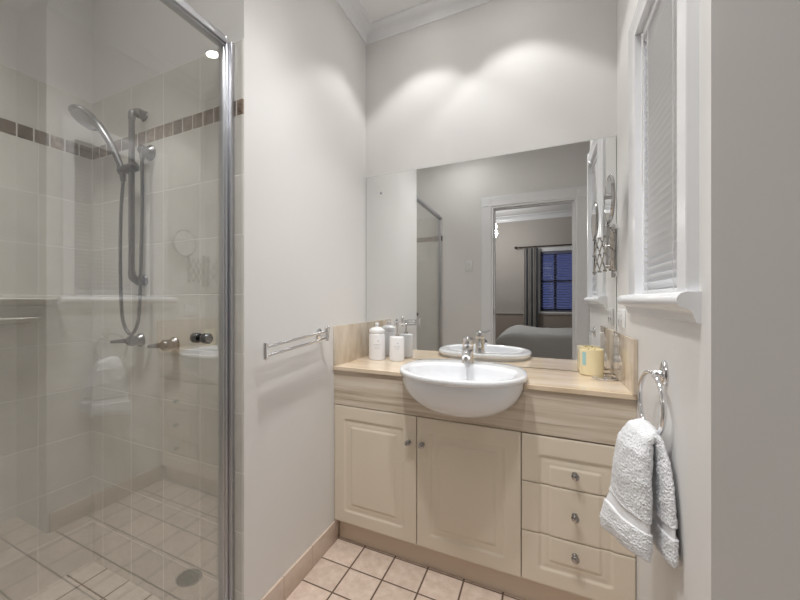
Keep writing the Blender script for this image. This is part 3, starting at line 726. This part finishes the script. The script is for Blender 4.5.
# ------------------------------------------------------------------ doorway casing (in the mirror)
dw = empty_struct('door_1', ((DX0 + DX1) / 2, YD, 0))
m = MB(); m.box(DX0 - .02, DX0, YD - .125, YD + .004, 0, DZ + .02); m.box(DX1, DX1 + .02, YD - .125, YD + .004, 0, DZ + .02); m.box(DX0, DX1, YD - .125, YD + .004, DZ, DZ + .02)
m.box(DX0, DX0 + .012, YD - .075, YD - .04, 0, DZ); m.box(DX1 - .012, DX1, YD - .075, YD - .04, 0, DZ); m.box(DX0 + .012, DX1 - .012, YD - .075, YD - .04, DZ - .012, DZ)
m.build('jamb', M['gloss_white'], dw)
AW = .118
def arch(w, t=.022): return [(0, 0), (0, t * .6), (w * .12, t * .6), (w * .2, t), (w * .62, t * .75), (w * .9, t), (w, t * .9), (w, 0)]
m = MB()
m.loft([[(DX0 - a, YD + d, z) for a, d in arch(AW)] for z in (0, DZ + AW)]); m.loft([[(DX1 + a, YD + d, z) for a, d in arch(AW)] for z in (0, DZ + AW)])
m.loft([[(x_, YD + d + .0004, DZ + a) for a, d in arch(AW)] for x_ in (DX0 - AW, DX1 + AW)])
m.build('architrave', M['gloss_white'], dw, angle=25)
box(DX0 - .0005, DX0 + .002, YD - .035, YD - .005, 1.05, 1.11).build('strike_plate', M['dark_rubber'], dw)

# ------------------------------------------------------------------ bedroom beyond the doorway (seen in the mirror)
YB = -3.3
WX0, WX1, BZ0, BZ1 = -0.01, 0.78, 1.0, 2.04
m = MB(); m.box(-1.7, WX0, YB - .12, YB, .96, 2.7); m.box(WX1, 2.1, YB - .12, YB, .96, 2.7); m.box(WX0, WX1, YB - .12, YB, BZ1, 2.7); m.box(WX0, WX1, YB - .12, YB, .96, BZ0)
struct(m.build('wall_bedroom_back', M['bed_wall']))
struct(box(-1.7, 2.1, YB - .12, YB, 0, .96).build('wall_bedroom_dado', M['bed_dado']))
struct(box(-1.7, 2.1, YB - .001, YB + .018, .945, .985, bevel=.004).build('trim_8', M['bed_wall']))
struct(box(-1.7, -1.6, YB, YD - .12, 0, 2.7).build('wall_bedroom_left', M['bed_wall']))
struct(box(2.0, 2.1, YB, YD - .12, 0, 2.7).build('wall_bedroom_right', M['bed_wall']))
m = MB(); m.box(-1.7, DX0 - .02, YD - .135, YD - .12, 0, 2.7); m.box(DX1 + .02, 2.1, YD - .135, YD - .12, 0, 2.7); m.box(DX0 - .02, DX1 + .02, YD - .135, YD - .12, DZ + .02, 2.7)
struct(m.build('wall_bedroom_front', M['bed_wall']))
struct(MB().sweep_profile([(a * 1.35, b_ * 1.35) for a, b_ in CP], (-1.6, YB, 2.7), (2.0, YB, 2.7), out=(0, 1, 0)).build('trim_9', M['gloss_white'], angle=50))
w2 = empty_struct('window_2', ((WX0 + WX1) / 2, YB, BZ0))
m = MB(); 
for a, b_, c, d in ((WX0 - .06, WX0, BZ0 - .03, BZ1 + .07), (WX1, WX1 + .06, BZ0 - .03, BZ1 + .07), (WX0, WX1, BZ1, BZ1 + .07), (WX0, WX1, BZ0 - .03, BZ0)): m.box(a, b_, YB - .002, YB + .02, c, d, bevel=.003)
m.build('casing', M['gloss_white'], w2)
m = MB(); xm = (WX0 + .23)
for a, b_, c, d in ((WX0, WX0 + .04, BZ0, BZ1), (WX1 - .04, WX1, BZ0, BZ1), (WX0, WX1, BZ0, BZ0 + .05), (WX0, WX1, BZ1 - .05, BZ1), (WX0, WX1, 1.50, 1.54), (xm - .02, xm + .02, BZ0, BZ1)): m.box(a, b_, YB - .095, YB - .065, c, d)
m.build('sash', mat('dark sash', (.10, .10, .16), .4), w2)
box(WX0, WX1, YB - .082, YB - .078, BZ0, BZ1).build('pane', M['pane'], w2)
vb = thing('venetian_blind', 'dark blue grey venetian blind in the bedroom window, seen in the mirror', 'blind', ((WX0 + WX1) / 2, YB - .03, BZ0))
box(WX0 + .005, WX1 - .005, YB - .055, YB - .005, BZ1 - .045, BZ1 - .002).build('head_rail', M['blue_slat'], vb)
for i in range(22):
    z = BZ0 + .025 + i * .0445
    a = math.radians(14); ca, sa_ = .022 * math.cos(a), .022 * math.sin(a)
    MB().loft([[(x_, YB - .03 - ca, z + sa_), (x_, YB - .03 + ca, z - sa_), (x_, YB - .03 + ca, z - sa_ - .003), (x_, YB - .03 - ca, z + sa_ - .003)] for x_ in (WX0 + .008, WX1 - .008)]).build('slat', M['blue_slat'], vb)
# curtain with vertical stripes and its rod
cu = thing('curtain', 'pale grey eyelet curtain with charcoal stripes beside the bedroom window', 'curtain', (-.155, YB + .07, .05))
def cur(x0, x1, z0, z1, off=0):
    pts = []
    n = max(8, int((x1 - x0) * 300))
    for i in range(n + 1):
        x_ = x0 + (x1 - x0) * i / n; pts.append((x_, YB + .085 + .024 * math.cos((x_ + .27) * 2 * PI / .076) + off))
    return [[(a, b_, z) for a, b_ in pts] + [(a, b_ + .004, z) for a, b_ in pts[::-1]] for z in (z0, z1)]
edges = [-.270]; 
while edges[-1] < -.05: edges.append(edges[-1] + .038)
for i, (a, b_) in enumerate(zip(edges, edges[1:])):
    MB().loft(cur(a, b_, .05, 2.105)).build('pale_panel' if i % 2 == 0 else 'dark_stripe', M['curtain_pale'] if i % 2 == 0 else M['curtain_dark'], cu)
cr_ = thing('curtain_rod', 'dark bronze curtain rod above the bedroom window, seen in the mirror', 'curtain rod', (.2, YB + .085, 2.11))
MB().tube([(-.38, YB + .085, 2.125), (1.1, YB + .085, 2.125)], .011, 14).build('rod', M['bronze'], cr_)
MB().ball((-.395, YB + .085, 2.125), .024).build('finial', M['bronze'], cr_)
for x in (-.33, 1.0): MB().tube([(x, YB + .001, 2.125), (x, YB + .085, 2.125)], .008, 10).build('bracket', M['bronze'], cr_)
# bed
bd = thing('bed', 'bed under a pale grey duvet in the bedroom, seen in the mirror', 'bed', (.45, -2.1, 0))
box(-.46, 1.45, -2.72, -1.42, .02, .42, bevel=.02).build('base', M['bed_base'], bd)
box(-.48, 1.47, -2.74, -1.40, .42, .64, bevel=.05, seg=4).build('mattress', M['duvet'], bd)
def duvet():
    x0, x1, ya, yb = -.64, 1.5, -2.85, -1.28; nx, ny = 70, 56; bm = bmesh.new(); G = []
    for j in range(ny + 1):
        row = []
        for i in range(nx + 1):
            u, v = i / nx, j / ny; x_, y_ = x0 + (x1 - x0) * u, ya + (yb - ya) * v
            e = min((x_ - x0) / .34, (y_ - ya) / .16, (yb - y_) / .16, 1); e = max(e, 0)
            z_ = .36 + .37 * math.sqrt(max(0, 1 - (1 - e) ** 2.4))
            z_ += .012 * noise.noise(Vector((x_ * 5, y_ * 5, 0))) + .006 * noise.noise(Vector((x_ * 16, y_ * 16, 3)))
            z_ += .055 * math.exp(-((x_ + .30) / .18) ** 2) * math.exp(-((y_ + 2.2) / .5) ** 2)
            row.append(bm.verts.new((x_, y_, z_)))
        G.append(row)
    for j in range(ny):
        for i in range(nx): bm.faces.new((G[j][i], G[j][i + 1], G[j + 1][i + 1], G[j + 1][i]))
    r = bmesh.ops.extrude_face_region(bm, geom=list(bm.faces))
    for v in [q for q in r['geom'] if isinstance(q, bmesh.types.BMVert)]: v.co.z += .03
    mb = MB(); mb.bm.free(); mb.bm = bm
    return mb.build('duvet', M['duvet'], bd, angle=70)
duvet()
# pendant lamp in the bedroom
pl = thing('pendant_lamp', 'lit white globe pendant lamp in the bedroom, seen in the mirror', 'lamp', (-.69, -2.3, 2.34))
MB().ball((-.69, -2.3, 2.36), .075, u=28, v=18).build('globe', M['lamp'], pl)
MB().tube([(-.69, -2.3, 2.43), (-.69, -2.3, 2.699)], .008, 10).build('stem', M['plastic'], pl)
def lamp(name, kind, loc, power, parent, size=.05, col=(1, .99, .98), rot=(0, 0, 0), **k):
    d = bpy.data.lights.new(name, kind); d.energy = power; d.color = col
    if kind == 'AREA': d.shape = 'DISK'; d.size = size
    else: d.shadow_soft_size = size
    if kind == 'SPOT': d.spot_size = math.radians(k.get('angle', 110)); d.spot_blend = k.get('blend', .5)
    o = bpy.data.objects.new(name, d); C.objects.link(o); o.location = loc; o.rotation_euler = rot
    o.parent = parent; o.matrix_parent_inverse = world(parent).inverted(); return o
lamp('globe_light', 'POINT', (-.45, -1.9, 2.2), 0.0, pl)
bpy.data.objects['globe_light'].location = (-.69, -2.3, 2.25); bpy.data.objects['globe_light'].data.energy = BED_W; bpy.data.objects['globe_light'].data.shadow_soft_size = .08

# ------------------------------------------------------------------ bathroom lamps
def downlight(x, y, power, lab, angle=92, blend=.3, aim=0):
    o = thing('downlight', lab, 'downlight', (x, y, H), 'recessed ceiling downlights')
    MB().lathe([(.036, -.0005), (.048, -.0005), (.048, -.004), (.040, -.007), (.036, -.006), (.036, -.0005)], (x, y, H), n=36).build('trim_ring', M['gloss_white'], o)
    MB().lathe([(0, -.001), (.035, -.001), (.035, -.003), (0, -.003)], (x, y, H), n=32).build('lens', M['lens'], o)
    lamp('bulb', 'SPOT', (x, y, H - .012), power, o, .03 if 90 < angle < 93 else (.14 if angle == 90 else .05), rot=(math.radians(aim), 0, 0), angle=angle, blend=blend)
downlight(-.55, 1.69, DOWN_W, 'round recessed downlight above the left end of the vanity')
downlight(-.10, 1.69, DOWN_W, 'round recessed downlight above the right end, mirrored in the shower glass')
downlight(-.50, .85, FILL_MID_W, 'unseen fill downlight added in front of the vanity doors', 80, 1, 15)  # added fill, tilted to brighten the cabinet fronts and lower walls
downlight(-.02, .85, FILL_MID_W * .60, 'unseen fill downlight added in front of the vanity drawers', 80, 1, 16)  # weaker second fill spot, added for the drawer side
downlight(-.50, 1.14, SIDE_W, 'round recessed downlight close to the left white wall, over the towel rail', 104, .5)
downlight(-1.4, .35, FILL_SHOWER_W, 'unseen fill downlight added over the shower', 90, 1)  # no known fitting here; added to lift the shower walls and floor
ol = thing('fill_ceiling_light', 'unseen round fill light added near the bathroom doorway', 'ceiling light', (-.70, .32, H))  # unseen fitting added to raise the ambient light
MB().lathe([(0, -.0005), (.17, -.0005), (.17, -.02), (.15, -.03), (.15, -.02), (0, -.02)], (-.70, .32, H), n=48).build('rim', M['gloss_white'], ol)
MB().lathe([(0, -.0205), (.148, -.0205), (.148, -.032), (.11, -.055), (.05, -.066), (0, -.068)], (-.70, .32, H), n=48).build('diffuser', M['fill_diffuser'], ol)
lamp('lamp', 'AREA', (-.70, .32, H - .075), FILL_DOOR_W, ol, .28)
